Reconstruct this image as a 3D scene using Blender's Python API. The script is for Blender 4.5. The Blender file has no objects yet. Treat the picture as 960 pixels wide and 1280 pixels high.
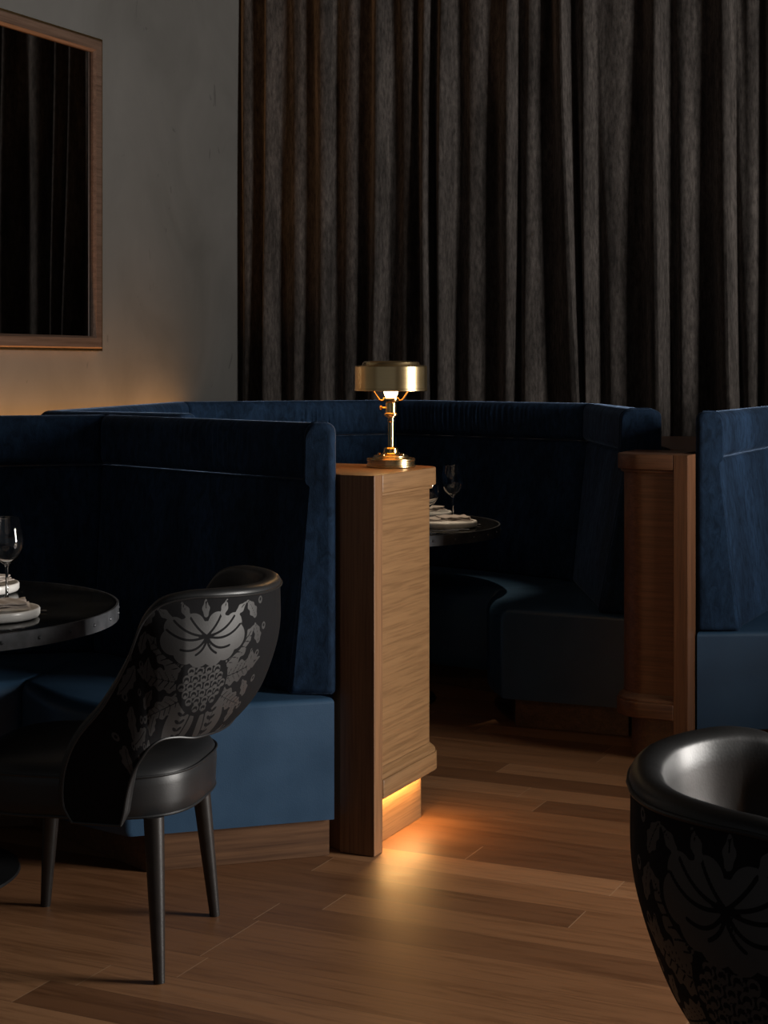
import bpy, bmesh, math, random
import numpy as np
from mathutils import Vector, Matrix, noise as mnoise

random.seed(7)
C = bpy.context.scene.collection
SC = bpy.context.scene
PI = math.pi
# room axes: the room is turned against the camera; RU runs along the left wall into the depth, RV across the room to the right
RU = Vector((0.422, 0.9066)); RV = Vector((0.9066, -0.422))
ROT = math.atan2(RV.y, RV.x)
H = 1.088        # cabinet tops
ZT = 1.237       # banquette tops
ZB = 1.07        # bolster crease
ZS = 0.453       # banquette seats

# ------------------------------------------------------------------ helpers
def link(o, parent=None):
    C.objects.link(o)
    if parent is not None:
        o.parent = parent
    return o

def thing(name, label, cat, loc=(0, 0, 0), rz=0.0, group=None):
    o = bpy.data.objects.new(name, None)
    o.empty_display_size = 0.1
    o.location = loc; o.rotation_euler = (0, 0, rz)
    o['label'] = label; o['category'] = cat
    if group: o['group'] = group
    C.objects.link(o)
    return o

def mk(name, verts, faces, mat, parent=None, smooth=True, local=False, bevel=0.0, bseg=3, angle=35, recalc=True, fmat=None):
    """one mesh object; verts are in world space unless local"""
    me = bpy.data.meshes.new(name)
    off = Vector((0, 0, 0))
    if parent is not None and not local:
        p = parent
        while p is not None:
            off += Vector(p.location); p = p.parent
    me.from_pydata([tuple(Vector(v) - off) for v in verts], [], faces)
    bm = bmesh.new(); bm.from_mesh(me)
    if recalc:
        bmesh.ops.recalc_face_normals(bm, faces=bm.faces)
    if bevel > 0:
        es = [e for e in bm.edges if len(e.link_faces) == 2 and e.calc_face_angle(0) > math.radians(30)]
        bmesh.ops.bevel(bm, geom=es, offset=bevel, segments=bseg, profile=0.5, affect='EDGES', clamp_overlap=True)
    if smooth:
        for f in bm.faces: f.smooth = True
        for e in bm.edges:
            if len(e.link_faces) == 2 and e.calc_face_angle(0) > math.radians(angle): e.smooth = False
    bm.to_mesh(me); bm.free()
    for p_ in me.polygons:
        if p_.loop_total > 12: p_.use_smooth = False
    mats = mat if isinstance(mat, (list, tuple)) else [mat]
    for m in mats: me.materials.append(m)
    o = bpy.data.objects.new(name, me)
    link(o, parent)
    return o

class MB:
    def __init__(s): s.v = []; s.f = []
    def add(s, v, f):
        n = len(s.v); s.v += [tuple(x) for x in v]; s.f += [tuple(i + n for i in q) for q in f]; return s
    def box(s, x0, x1, y0, y1, z0, z1):
        v = [(x, y, z) for z in (z0, z1) for y in (y0, y1) for x in (x0, x1)]
        return s.add(v, [(0, 2, 3, 1), (4, 5, 7, 6), (0, 1, 5, 4), (2, 6, 7, 3), (0, 4, 6, 2), (1, 3, 7, 5)])
    def prism(s, poly, z0, z1):
        n = len(poly)
        v = [(p[0], p[1], z0) for p in poly] + [(p[0], p[1], z1) for p in poly]
        f = [tuple(range(n))[::-1], tuple(range(n, 2 * n))] + [(i, (i + 1) % n, n + (i + 1) % n, n + i) for i in range(n)]
        return s.add(v, f)
    def lathe(s, prof, cx=0, cy=0, n=48, close=False):
        v = []; f = []
        rings = []
        for r, z in prof:
            if r < 1e-6:
                rings.append([len(v)]); v.append((cx, cy, z))
            else:
                rings.append(list(range(len(v), len(v) + n)))
                v += [(cx + r * math.cos(2 * PI * k / n), cy + r * math.sin(2 * PI * k / n), z) for k in range(n)]
        pairs = list(zip(rings, rings[1:]))
        if close: pairs.append((rings[-1], rings[0]))
        for a, b in pairs:
            if len(a) == 1 and len(b) == 1: continue
            for k in range(n):
                k2 = (k + 1) % n
                if len(a) == 1: f.append((a[0], b[k2], b[k]))
                elif len(b) == 1: f.append((a[k], a[k2], b[0]))
                else: f.append((a[k], a[k2], b[k2], b[k]))
        return s.add(v, f)
    def loft(s, loops, caps=True, closed=False):
        n = len(loops[0]); v = [p for l in loops for p in l]; f = []
        m = len(loops)
        for i in range(m if closed else m - 1):
            j = (i + 1) % m
            for k in range(n):
                k2 = (k + 1) % n
                f.append((i * n + k, i * n + k2, j * n + k2, j * n + k))
        if caps and not closed:
            f.append(tuple(range(n))[::-1]); f.append(tuple((m - 1) * n + k for k in range(n)))
        return s.add(v, f)
    def tube(s, pts, rad, n=10, closed=False, caps=True):
        pts = [Vector(p) for p in pts]; m = len(pts); loops = []
        up = None
        for i, p in enumerate(pts):
            if closed: t = pts[(i + 1) % m] - pts[i - 1]
            else: t = pts[min(i + 1, m - 1)] - pts[max(i - 1, 0)]
            t.normalize()
            if up is None:
                up = Vector((0, 0, 1)) if abs(t.z) < .9 else Vector((1, 0, 0))
            a = t.cross(up)
            if a.length < 1e-5: a = t.cross(Vector((0, 1, 0)))
            a.normalize(); b = a.cross(t).normalized(); up = b
            r = rad[i] if isinstance(rad, (list, tuple)) else rad
            loops.append([p + a * (r * math.cos(2 * PI * k / n)) + b * (r * math.sin(2 * PI * k / n)) for k in range(n)])
        return s.loft(loops, caps=caps, closed=closed)
    def build(s, name, mat, parent=None, **k):
        return mk(name, s.v, s.f, mat, parent, **k)

def rpoly(pts, seg=5):
    """rounded closed polygon from (x, y, radius)"""
    out = []; n = len(pts)
    for i in range(n):
        p = Vector(pts[i][:2]); r = pts[i][2] if len(pts[i]) > 2 else 0
        if r <= 0: out.append((p.x, p.y)); continue
        a = (Vector(pts[i - 1][:2]) - p); b = (Vector(pts[(i + 1) % n][:2]) - p)
        la, lb = a.length, b.length; a.normalize(); b.normalize()
        ang = math.acos(max(-1, min(1, a.dot(b))))
        d = min(r / math.tan(ang / 2), la * .49, lb * .49)
        rr = d * math.tan(ang / 2)
        c = p + (a + b).normalized() * (rr / math.sin(ang / 2))
        p0 = p + a * d; p1 = p + b * d
        a0 = math.atan2(p0.y - c.y, p0.x - c.x); a1 = math.atan2(p1.y - c.y, p1.x - c.x)
        da = (a1 - a0 + PI) % (2 * PI) - PI
        for k in range(seg + 1):
            t = a0 + da * k / seg
            out.append((c.x + rr * math.cos(t), c.y + rr * math.sin(t)))
    return out

def refine(loop, mx):
    out = []
    for i in range(len(loop)):
        a = Vector(loop[i]); b = Vector(loop[(i + 1) % len(loop)])
        n = max(1, int(math.ceil((b - a).length / mx)))
        for k in range(n): out.append(tuple(a.lerp(b, k / n)))
    return out

def crom(pts, n):
    """Catmull-Rom through points with uniform parameter"""
    P = [Vector(p) for p in pts]; m = len(P) - 1; out = []
    for k in range(n + 1):
        t = k / n * m; i = min(int(t), m - 1); u = t - i
        p0 = P[i - 1] if i > 0 else P[0] * 2 - P[1]
        p3 = P[i + 2] if i + 2 <= m else P[m] * 2 - P[m - 1]
        p1, p2 = P[i], P[i + 1]
        out.append(.5 * (2 * p1 + (p2 - p0) * u + (2 * p0 - 5 * p1 + 4 * p2 - p3) * u * u + (3 * p1 - p0 - 3 * p2 + p3) * u ** 3))
    return out

# ------------------------------------------------------------------ materials
def new_mat(name):
    m = bpy.data.materials.new(name); m.use_nodes = True
    nt = m.node_tree; nt.nodes.clear()
    out = nt.nodes.new('ShaderNodeOutputMaterial'); b = nt.nodes.new('ShaderNodeBsdfPrincipled')
    nt.links.new(b.outputs[0], out.inputs[0])
    return m, nt, b
def N(nt, t, **k):
    n = nt.nodes.new(t)
    for a, v in k.items():
        if a.startswith('i_'):
            key = a[2:]; key = int(key) if key.isdigit() else key.replace('_', ' ')
            n.inputs[key].default_value = v
        else: setattr(n, a, v)
    return n
def L(nt, a, b): nt.links.new(a, b)
def ramp(nt, stops):
    r = nt.nodes.new('ShaderNodeValToRGB'); e = r.color_ramp.elements
    while len(e) < len(stops): e.new(0.5)
    for i, (p, c) in enumerate(stops):
        e[i].position = p; e[i].color = (*c, 1) if len(c) == 3 else c
    return r
def coords(nt, scale=(1, 1, 1), rot=(0, 0, 0)):
    tc = N(nt, 'ShaderNodeTexCoord'); mp = N(nt, 'ShaderNodeMapping')
    mp.inputs['Scale'].default_value = scale; mp.inputs['Rotation'].default_value = rot
    L(nt, tc.outputs['Object'], mp.inputs['Vector'])
    return mp.outputs[0]
def rotated(nt, rz, scale):
    a = coords(nt, (1, 1, 1), (0, 0, -rz))
    mp = N(nt, 'ShaderNodeMapping'); mp.inputs['Scale'].default_value = scale
    L(nt, a, mp.inputs['Vector'])
    return mp.outputs[0]
def bump(nt, b, h, strength, dist):
    bp = N(nt, 'ShaderNodeBump'); bp.inputs['Strength'].default_value = strength; bp.inputs['Distance'].default_value = dist
    L(nt, h, bp.inputs['Height']); L(nt, bp.outputs[0], b.inputs['Normal'])
def mulc(nt, a, b, fac=1.0):
    m = N(nt, 'ShaderNodeMix', data_type='RGBA', blend_type='MULTIPLY'); m.inputs[0].default_value = fac
    L(nt, a, m.inputs[6]); L(nt, b, m.inputs[7]); return m.outputs[2]

def plain(name, col, rough=.5, metal=0.0, noise_s=40.0, var=.12, bmp=.0, spec=.5, **kw):
    m, nt, b = new_mat(name)
    c = coords(nt)
    n = N(nt, 'ShaderNodeTexNoise', i_Scale=noise_s, i_Detail=4.0); L(nt, c, n.inputs['Vector'])
    r = ramp(nt, [(.3, [x * (1 - var) for x in col]), (.7, [min(1, x * (1 + var)) for x in col])])
    L(nt, n.outputs[0], r.inputs[0]); L(nt, r.outputs[0], b.inputs['Base Color'])
    b.inputs['Roughness'].default_value = rough; b.inputs['Metallic'].default_value = metal
    b.inputs['Specular IOR Level'].default_value = spec
    for k, v in kw.items(): b.inputs[k.replace('_', ' ')].default_value = v
    if bmp: bump(nt, b, n.outputs[0], bmp, .002)
    return m

def wood(name, light, dark, rz=0.0, vertical=False, rough=.42, scale=1.0):
    m, nt, b = new_mat(name)
    s = (20, 20, .5) if vertical else (.5, 24, 24)
    s = tuple(x * scale for x in s)
    c = rotated(nt, rz, s)
    n1 = N(nt, 'ShaderNodeTexNoise', i_Scale=2.2, i_Detail=6.0, i_Roughness=.55, i_Distortion=.25); L(nt, c, n1.inputs['Vector'])
    c2 = rotated(nt, rz, (160, 160, 5) if vertical else (6, 170, 170))
    n2 = N(nt, 'ShaderNodeTexNoise', i_Scale=1.0, i_Detail=3.0); L(nt, c2, n2.inputs['Vector'])
    r1 = ramp(nt, [(.28, dark), (.5, [(a + c_) / 2 for a, c_ in zip(light, dark)]), (.68, light)])
    L(nt, n1.outputs[0], r1.inputs[0])
    r2 = ramp(nt, [(.35, (.62, .58, .55)), (.55, (1, 1, 1))]); L(nt, n2.outputs[0], r2.inputs[0])
    L(nt, mulc(nt, r1.outputs[0], r2.outputs[0], .7), b.inputs['Base Color'])
    b.inputs['Roughness'].default_value = rough
    bump(nt, b, n2.outputs[0], .12, .001)
    return m

def velvet(name, col, sheen, tint, patch=6.0, vstretch=False, srough=.35):
    m, nt, b = new_mat(name)
    c = coords(nt, (1, 1, .35) if not vstretch else (1, 1, .12))
    n = N(nt, 'ShaderNodeTexNoise', i_Scale=patch, i_Detail=6.0, i_Roughness=.6); L(nt, c, n.inputs['Vector'])
    r = ramp(nt, [(.3, [x * .5 for x in col]), (.68, [x * 1.55 for x in col])]); L(nt, n.outputs[0], r.inputs[0])
    L(nt, r.outputs[0], b.inputs['Base Color'])
    b.inputs['Roughness'].default_value = .85
    b.inputs['Specular IOR Level'].default_value = .12
    r2 = ramp(nt, [(.3, (sheen * .55,) * 3), (.7, (sheen,) * 3)]); L(nt, n.outputs[0], r2.inputs[0])
    L(nt, r2.outputs[0], b.inputs['Sheen Weight'])
    b.inputs['Sheen Roughness'].default_value = srough
    b.inputs['Sheen Tint'].default_value = (*tint, 1)
    if True:
        # crushed pile: fine vertical streaks on the drape, soft brushed marks on the seats
        g = N(nt, 'ShaderNodeTexNoise', i_Scale=70.0 if vstretch else 38.0, i_Detail=5.0, i_Roughness=.7, i_Distortion=.0 if vstretch else .8); L(nt, coords(nt, (1, 1, .3) if vstretch else (1, 1, .45)), g.inputs['Vector'])
        lo_, hi_ = (.5, 1.35) if vstretch else (.6, 1.35)
        gr = ramp(nt, [(.35, (lo_,) * 3), (.65, (hi_,) * 3)]); L(nt, g.outputs[0], gr.inputs[0])
        L(nt, mulc(nt, r.outputs[0], gr.outputs[0]), b.inputs['Base Color'])
        L(nt, mulc(nt, r2.outputs[0], gr.outputs[0]), b.inputs['Sheen Weight'])
    f = N(nt, 'ShaderNodeTexNoise', i_Scale=420.0 if not vstretch else 160.0, i_Detail=3.0)
    c3 = coords(nt, (1, 1, .4)); L(nt, c3, f.inputs['Vector'])
    bump(nt, b, f.outputs[0], .35, .0015)
    return m

def leather(name, col, rough=.38, var=.15, spec=.5, bstr=.12):
    m, nt, b = new_mat(name)
    c = coords(nt)
    n = N(nt, 'ShaderNodeTexNoise', i_Scale=5.0, i_Detail=5.0); L(nt, c, n.inputs['Vector'])
    r = ramp(nt, [(.3, [x * (1 - var) for x in col]), (.7, [x * (1 + var) for x in col])]); L(nt, n.outputs[0], r.inputs[0])
    L(nt, r.outputs[0], b.inputs['Base Color'])
    v = N(nt, 'ShaderNodeTexVoronoi', i_Scale=260.0); L(nt, c, v.inputs['Vector'])
    rr = ramp(nt, [(.3, (rough * .85,) * 3), (.7, (rough * 1.2,) * 3)]); L(nt, n.outputs[0], rr.inputs[0]); L(nt, rr.outputs[0], b.inputs['Roughness'])
    b.inputs['Specular IOR Level'].default_value = spec
    ad = N(nt, 'ShaderNodeMath', operation='ADD'); ml = N(nt, 'ShaderNodeMath', operation='MULTIPLY'); ml.inputs[1].default_value = .25
    n3 = N(nt, 'ShaderNodeTexNoise', i_Scale=16.0, i_Detail=3.0); L(nt, c, n3.inputs['Vector'])
    L(nt, v.outputs['Distance'], ml.inputs[0]); L(nt, ml.outputs[0], ad.inputs[0]); L(nt, n3.outputs[0], ad.inputs[1])
    bump(nt, b, ad.outputs[0], bstr, .004)
    return m

def floor_mat():
    m, nt, b = new_mat('oak_floor')
    c = coords(nt, (1, 1, 1), (0, 0, -ROT))
    sx = N(nt, 'ShaderNodeSeparateXYZ'); L(nt, c, sx.inputs[0])
    def M(op, a, bb=None, cc=None):
        n = N(nt, 'ShaderNodeMath', operation=op)
        for i, x in enumerate((a, bb, cc)):
            if x is None: continue
            if isinstance(x, (int, float)): n.inputs[i].default_value = x
            else: L(nt, x, n.inputs[i])
        return n.outputs[0]
    W_, Ln = .139, 1.15
    b1 = M('DIVIDE', M('ADD', sx.outputs[1], 50.03), W_); row = M('FLOOR', b1); fb = M('FRACT', b1)
    wn = N(nt, 'ShaderNodeTexWhiteNoise', noise_dimensions='1D'); L(nt, row, wn.inputs['W'])
    a1 = M('ADD', M('DIVIDE', M('ADD', sx.outputs[0], 50), Ln), M('MULTIPLY', wn.outputs[0], 3.7)); pl = M('FLOOR', a1); fa = M('FRACT', a1)
    cm = N(nt, 'ShaderNodeCombineXYZ'); L(nt, row, cm.inputs[0]); L(nt, pl, cm.inputs[1])
    w2 = N(nt, 'ShaderNodeTexWhiteNoise', noise_dimensions='2D'); L(nt, cm.outputs[0], w2.inputs['Vector'])
    tone = ramp(nt, [(0, (.140, .061, .027)), (.3, (.210, .096, .042)), (.65, (.270, .129, .058)), (1, (.340, .172, .082))])
    L(nt, w2.outputs[0], tone.inputs[0])
    # grain, shifted per plank
    off = N(nt, 'ShaderNodeVectorMath', operation='SCALE'); L(nt, w2.outputs['Color'], off.inputs[0]); off.inputs['Scale'].default_value = 20
    ad = N(nt, 'ShaderNodeVectorMath', operation='ADD'); L(nt, c, ad.inputs[0]); L(nt, off.outputs[0], ad.inputs[1])
    mp = N(nt, 'ShaderNodeMapping'); mp.inputs['Scale'].default_value = (1.2, 16, 1); L(nt, ad.outputs[0], mp.inputs['Vector'])
    g = N(nt, 'ShaderNodeTexNoise', i_Scale=2.0, i_Detail=7.0, i_Roughness=.65, i_Distortion=1.4); L(nt, mp.outputs[0], g.inputs['Vector'])
    gr = ramp(nt, [(.3, (.55, .5, .46)), (.55, (1, 1, 1)), (.75, (1.0, .93, .86))]); L(nt, g.outputs[0], gr.inputs[0])
    col = mulc(nt, tone.outputs[0], gr.outputs[0], .8)
    # seams: long joints dark, butt joints pale
    e1 = M('MINIMUM', fb, M('SUBTRACT', 1, fb)); s1 = M('LESS_THAN', e1, .007)
    e2 = M('MINIMUM', fa, M('SUBTRACT', 1, fa)); s2 = M('LESS_THAN', e2, .0011)
    mx = N(nt, 'ShaderNodeMix', data_type='RGBA'); L(nt, M('MULTIPLY', s1, .55), mx.inputs[0]); L(nt, col, mx.inputs[6]); mx.inputs[7].default_value = (.05, .024, .012, 1)
    mx2 = N(nt, 'ShaderNodeMix', data_type='RGBA'); L(nt, M('MULTIPLY', s2, .7), mx2.inputs[0]); L(nt, mx.outputs[2], mx2.inputs[6]); mx2.inputs[7].default_value = (.42, .26, .15, 1)
    L(nt, mx2.outputs[2], b.inputs['Base Color'])
    rr = ramp(nt, [(.3, (.42,) * 3), (.7, (.52,) * 3)]); L(nt, g.outputs[0], rr.inputs[0]); L(nt, rr.outputs[0], b.inputs['Roughness'])
    b.inputs['Specular IOR Level'].default_value = .34
    bump(nt, b, g.outputs[0], .10, .002)
    return m

def plaster_mat():
    m, nt, b = new_mat('trowelled_plaster')
    c = coords(nt, (1, 1, .8))
    n = N(nt, 'ShaderNodeTexNoise', i_Scale=1.6, i_Detail=8.0, i_Roughness=.6, i_Distortion=.6); L(nt, c, n.inputs['Vector'])
    r = ramp(nt, [(.25, (.082, .079, .073)), (.5, (.110, .106, .099)), (.75, (.132, .127, .119))]); L(nt, n.outputs[0], r.inputs[0])
    c2 = coords(nt, (3, 3, 1.2), (0, .35, 0))
    n2 = N(nt, 'ShaderNodeTexNoise', i_Scale=3.0, i_Detail=2.0, i_Distortion=2.5); L(nt, c2, n2.inputs['Vector'])
    r2 = ramp(nt, [(.24, (.45,) * 3), (.29, (1,) * 3)]); L(nt, n2.outputs[0], r2.inputs[0])
    L(nt, mulc(nt, r.outputs[0], r2.outputs[0], .6), b.inputs['Base Color'])
    b.inputs['Roughness'].default_value = .75
    bump(nt, b, n.outputs[0], .25, .012)
    return m

def damask_mat():
    m, nt, b = new_mat('black_damask')
    at = N(nt, 'ShaderNodeAttribute', attribute_name='motif')
    r = ramp(nt, [(.44, (0, 0, 0)), (.56, (1, 1, 1))]); L(nt, at.outputs['Fac'], r.inputs[0])
    c = coords(nt, (1, 1, 1))
    w = N(nt, 'ShaderNodeTexNoise', i_Scale=300.0, i_Detail=2.0); L(nt, c, w.inputs['Vector'])
    mx = N(nt, 'ShaderNodeMix', data_type='RGBA'); L(nt, r.outputs[0], mx.inputs[0])
    mx.inputs[6].default_value = (.006, .006, .007, 1); mx.inputs[7].default_value = (.036, .0355, .036, 1)
    L(nt, mx.outputs[2], b.inputs['Base Color'])
    rg = N(nt, 'ShaderNodeMapRange'); L(nt, r.outputs[0], rg.inputs[0]); rg.inputs[3].default_value = .85; rg.inputs[4].default_value = .52
    L(nt, rg.outputs[0], b.inputs['Roughness'])
    sp = N(nt, 'ShaderNodeMapRange'); L(nt, r.outputs[0], sp.inputs[0]); sp.inputs[3].default_value = .15; sp.inputs[4].default_value = .42
    L(nt, sp.outputs[0], b.inputs['Specular IOR Level'])
    bump(nt, b, w.outputs[0], .2, .001)
    return m

def emit_mat(name, col, s):
    m = bpy.data.materials.new(name); m.use_nodes = True; nt = m.node_tree; nt.nodes.clear()
    out = nt.nodes.new('ShaderNodeOutputMaterial'); e = nt.nodes.new('ShaderNodeEmission')
    e.inputs[0].default_value = (*col, 1); e.inputs[1].default_value = s; L(nt, e.outputs[0], out.inputs[0]); return m

def brass_mat(name, col, rough, brush):
    m, nt, b = new_mat(name)
    c = coords(nt, (1, 1, 120) if brush else (1, 1, 1))
    n = N(nt, 'ShaderNodeTexNoise', i_Scale=4.0 if brush else 30.0, i_Detail=3.0); L(nt, c, n.inputs['Vector'])
    r = ramp(nt, [(.3, [x * .9 for x in col]), (.7, col)]); L(nt, n.outputs[0], r.inputs[0]); L(nt, r.outputs[0], b.inputs['Base Color'])
    rr = ramp(nt, [(.3, (rough * .95,) * 3), (.7, (rough * 1.05,) * 3)]); L(nt, n.outputs[0], rr.inputs[0]); L(nt, rr.outputs[0], b.inputs['Roughness'])
    b.inputs['Metallic'].default_value = 1
    return m

def glass_mat():
    m, nt, b = new_mat('clear_glass')
    b.inputs['Base Color'].default_value = (1, 1, 1, 1); b.inputs['Roughness'].default_value = 0.0
    b.inputs['Transmission Weight'].default_value = 1; b.inputs['IOR'].default_value = 1.48
    return m

M = {}
M['floor'] = floor_mat(); M['plaster'] = plaster_mat()
M['velvet'] = velvet('navy_velvet', (.0105, .0255, .0545), .48, (.33, .48, .76), 3.5, srough=.30)
M['drape'] = velvet('charcoal_velvet', (.045, .0385, .0350), .62, (.70, .635, .595), 16.0, True, .45)
M['leather_blue'] = leather('blue_leather', (.026, .062, .114), .36)
M['leather_black'] = leather('black_leather', (.010, .0105, .0115), .43, .15, .5, .07)
M['damask'] = damask_mat()
M['oak_u'] = wood('oak_along_face', (.245, .134, .058), (.195, .104, .044), math.atan2(RU.y, RU.x))
M['oak_v'] = wood('oak_across_face', (.170, .074, .034), (.105, .044, .020), ROT)
M['oak_up'] = wood('oak_upright', (.240, .122, .056), (.165, .082, .037), ROT, True)
M['walnut_up'] = wood('walnut_upright', (.200, .088, .040), (.125, .054, .024), ROT, True)
M['kick'] = wood('toe_kick_oak', (.150, .075, .036), (.075, .036, .018), 0.3)
M['walnut'] = wood('walnut_frame', (.150, .094, .066), (.085, .050, .034), math.atan2(RU.y, RU.x))
M['brass'] = brass_mat('brushed_brass', (.78, .58, .30), .24, True)
M['brass_pol'] = brass_mat('polished_brass', (.86, .60, .28), .16, False)
M['brass_dark'] = brass_mat('brass_trim', (.62, .42, .20), .3, False)
M['steel'] = plain('polished_steel', (.75, .73, .70), .14, 1.0, var=.05)
M['iron'] = plain('dark_iron_band', (.10, .105, .115), .45, .6, noise_s=22, var=.35, bmp=.15)
M['top'] = plain('dark_polished_top', (.012, .011, .009), .10, 0, noise_s=5, var=.5)
M['ebony'] = plain('ebonised_leg', (.014, .012, .011), .38, 0, var=.2)
M['plate'] = plain('stoneware_white', (.72, .70, .67), .28, 0, var=.04, noise_s=14)
M['napkin'] = plain('linen', (.46, .40, .36), .9, 0, var=.1, noise_s=120, bmp=.4)
M['glass'] = glass_mat()
M['mirror'] = plain('smoked_mirror', (.34, .335, .33), .02, 1.0, var=.02)
M['bulb'] = emit_mat('bulb_glow', (1.0, .62, .26), 22.0)
M['led'] = emit_mat('led_glow', (1.0, .55, .18), 10.0)
M['paint'] = plain('dark_paint', (.045, .043, .040), .8, 0, noise_s=3, var=.1)
M['black'] = plain('black_metal', (.012, .012, .013), .4, .4)

# ------------------------------------------------------------------ setting
def struct(name, mb, mat, **k):
    o = mb.build(name, mat, None, **k); o['kind'] = 'structure'; return o
def uv(u, v): return Vector((RU.x * u + RV.x * v, RU.y * u + RV.y * v))
UB = 7.98       # curtain wall distance along RU (drape line)
VL = -4.66      # left wall
VR = 2.95       # window wall
CEIL = 4.0
def slab(u0, u1, v0, v1, z0, z1, mb=None):
    mb = mb or MB(); return mb.prism([uv(u0, v0), uv(u0, v1), uv(u1, v1), uv(u1, v0)], z0, z1)
struct('floor', slab(-1.5, UB + .45, VL - .2, VR + .2, -.06, 0), M['floor'], smooth=False)
struct('ceiling', slab(-1.5, UB + .45, VL - .2, VR + .2, CEIL, CEIL + .1), M['paint'], smooth=False)
struct('wall_left', slab(-1.5, UB + .3, VL - .15, VL, 0, CEIL), M['plaster'], smooth=False)
struct('wall_back', slab(UB + .3, UB + .45, VL - .15, VR + .15, 0, CEIL), M['paint'], smooth=False)
# window wall with one tall opening
WU0, WU1, WZ0, WZ1 = 4.25, 5.65, .35, 2.7
mb = MB()
slab(-1.5, WU0, VR, VR + .15, 0, CEIL, mb); slab(WU1, UB + .3, VR, VR + .15, 0, CEIL, mb)
slab(WU0, WU1, VR, VR + .15, 0, WZ0, mb); slab(WU0, WU1, VR, VR + .15, WZ1, CEIL, mb)
struct('wall_right', mb, M['paint'], smooth=False)
mb = MB()
for a, b_ in ((WU0, WU0 + .06), (WU1 - .06, WU1), ((WU0 + WU1) / 2 - .03, (WU0 + WU1) / 2 + .03)):
    slab(a, b_, VR + .02, VR + .08, WZ0, WZ1, mb)
for a, b_ in ((WZ0, WZ0 + .06), (WZ1 - .06, WZ1)):
    slab(WU0 + .06, WU1 - .06, VR + .03, VR + .07, a, b_, mb)
struct('window_1', mb, M['black'], smooth=False)
# timber ledge along the left wall, behind the booths, carrying the hidden warm strip
struct('trim_1', slab(3.0, UB - .12, VL, VL + .05, .86, .98), M['kick'], smooth=False)

# ------------------------------------------------------------------ drape
def px_to_t(px):
    k = (px - 480) / 2050.0
    o = uv(UB, VL)
    # o + RV*t on the ray X = k*Y
    return (k * o.y - o.x) / (RV.x - k * RV.y)
folds = [  # (place along the track at the head, at the foot, fold depth, where the valley to its right lies)
    (276, 278, .03, .5), (300, 303, .07, .55), (329, 331, .11, .35), (364, 361, .05, .4), (399, 401, .09, .3), (433, 430, .05, .45), (468, 465, .10, .3), (503, 500, .05, .4), (527, 531, .10, .3), (548, 547, .10, .35),
    (585, 582, .05, .5), (634, 633, .10, .25), (659, 655, .07, .4), (700, 724, .12, .22), (727, 731, .09, .35), (764, 760, .04, .5), (820, 825, .13, .22), (850, 851, .05, .45),
    (905, 915, .13, .24), (938, 936, .05, .45), (962, 963, .08, .3), (1008, 1010, .10, .3), (1052, 1050, .08, .35), (1100, 1104, .10, .3), (1150, 1150, .08, .3), (1200, 1196, .10, .3), (1260, 1262, .08, .3)]
def drape():
    nz = 40; z0, z1 = .02, 3.85
    rows = []
    rnd = random.Random(3)
    jit = [(rnd.uniform(-.5, .5), rnd.uniform(0, 6)) for _ in folds]
    for iz in range(nz + 1):
        z = z0 + (z1 - z0) * iz / nz
        tz = min(1, max(0, (3.4 - z) / 2.3))           # 0 at the top of the picture, 1 at the bottom
        ctr = []
        for (a, b_, d, fv), (j, ph) in zip(folds, jit):
            p = a + (b_ - a) * tz ** 1.6 + 1.2 * math.sin(z * 2.1 + ph) * (.3 + tz)
            ctr.append((px_to_t(p), d * (.75 + .4 * tz) * (1 + .12 * math.sin(z * 1.7 + ph)), fv))
        row = []
        per = 20
        for i in range(len(ctr) - 1):
            (ta, da, fv), (tb, db, _) = ctr[i], ctr[i + 1]
            for k in range(per):
                x = k / per
                # crest at x = 0, a quick fall to the valley at fv, a slow rise to the next crest
                w_ = .5 * x / fv if x < fv else .5 + .5 * (x - fv) / (1 - fv)
                prof = .5 + .5 * math.cos(2 * PI * w_)
                depth = da if x < fv else db
                t = ta + (tb - ta) * x
                off = depth * prof + .006 * math.sin(x * 9 + z * 2.3 + i * 2) * (1 - prof) + .010 * math.sin(x * PI) * math.sin(i * 1.7 + z * .8)
                p = uv(UB + .12, VL) + RV * t - RU * off
                row.append((p.x, p.y, z))
        rows.append(row)
    mb = MB(); n = len(rows[0]); v = [p for r in rows for p in r]
    f = [(i * n + k, i * n + k + 1, (i + 1) * n + k + 1, (i + 1) * n + k) for i in range(nz) for k in range(n - 1)]
    mb.add(v, f)
    o = mb.build('curtain', M['drape'], None, angle=80, recalc=False)
    sm = o.modifiers.new('thickness', 'SOLIDIFY'); sm.thickness = .006; sm.offset = 0
    o['label'] = 'heavy charcoal velvet curtain hanging in deep folds behind the booths'; o['category'] = 'curtain'
drape()

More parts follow.
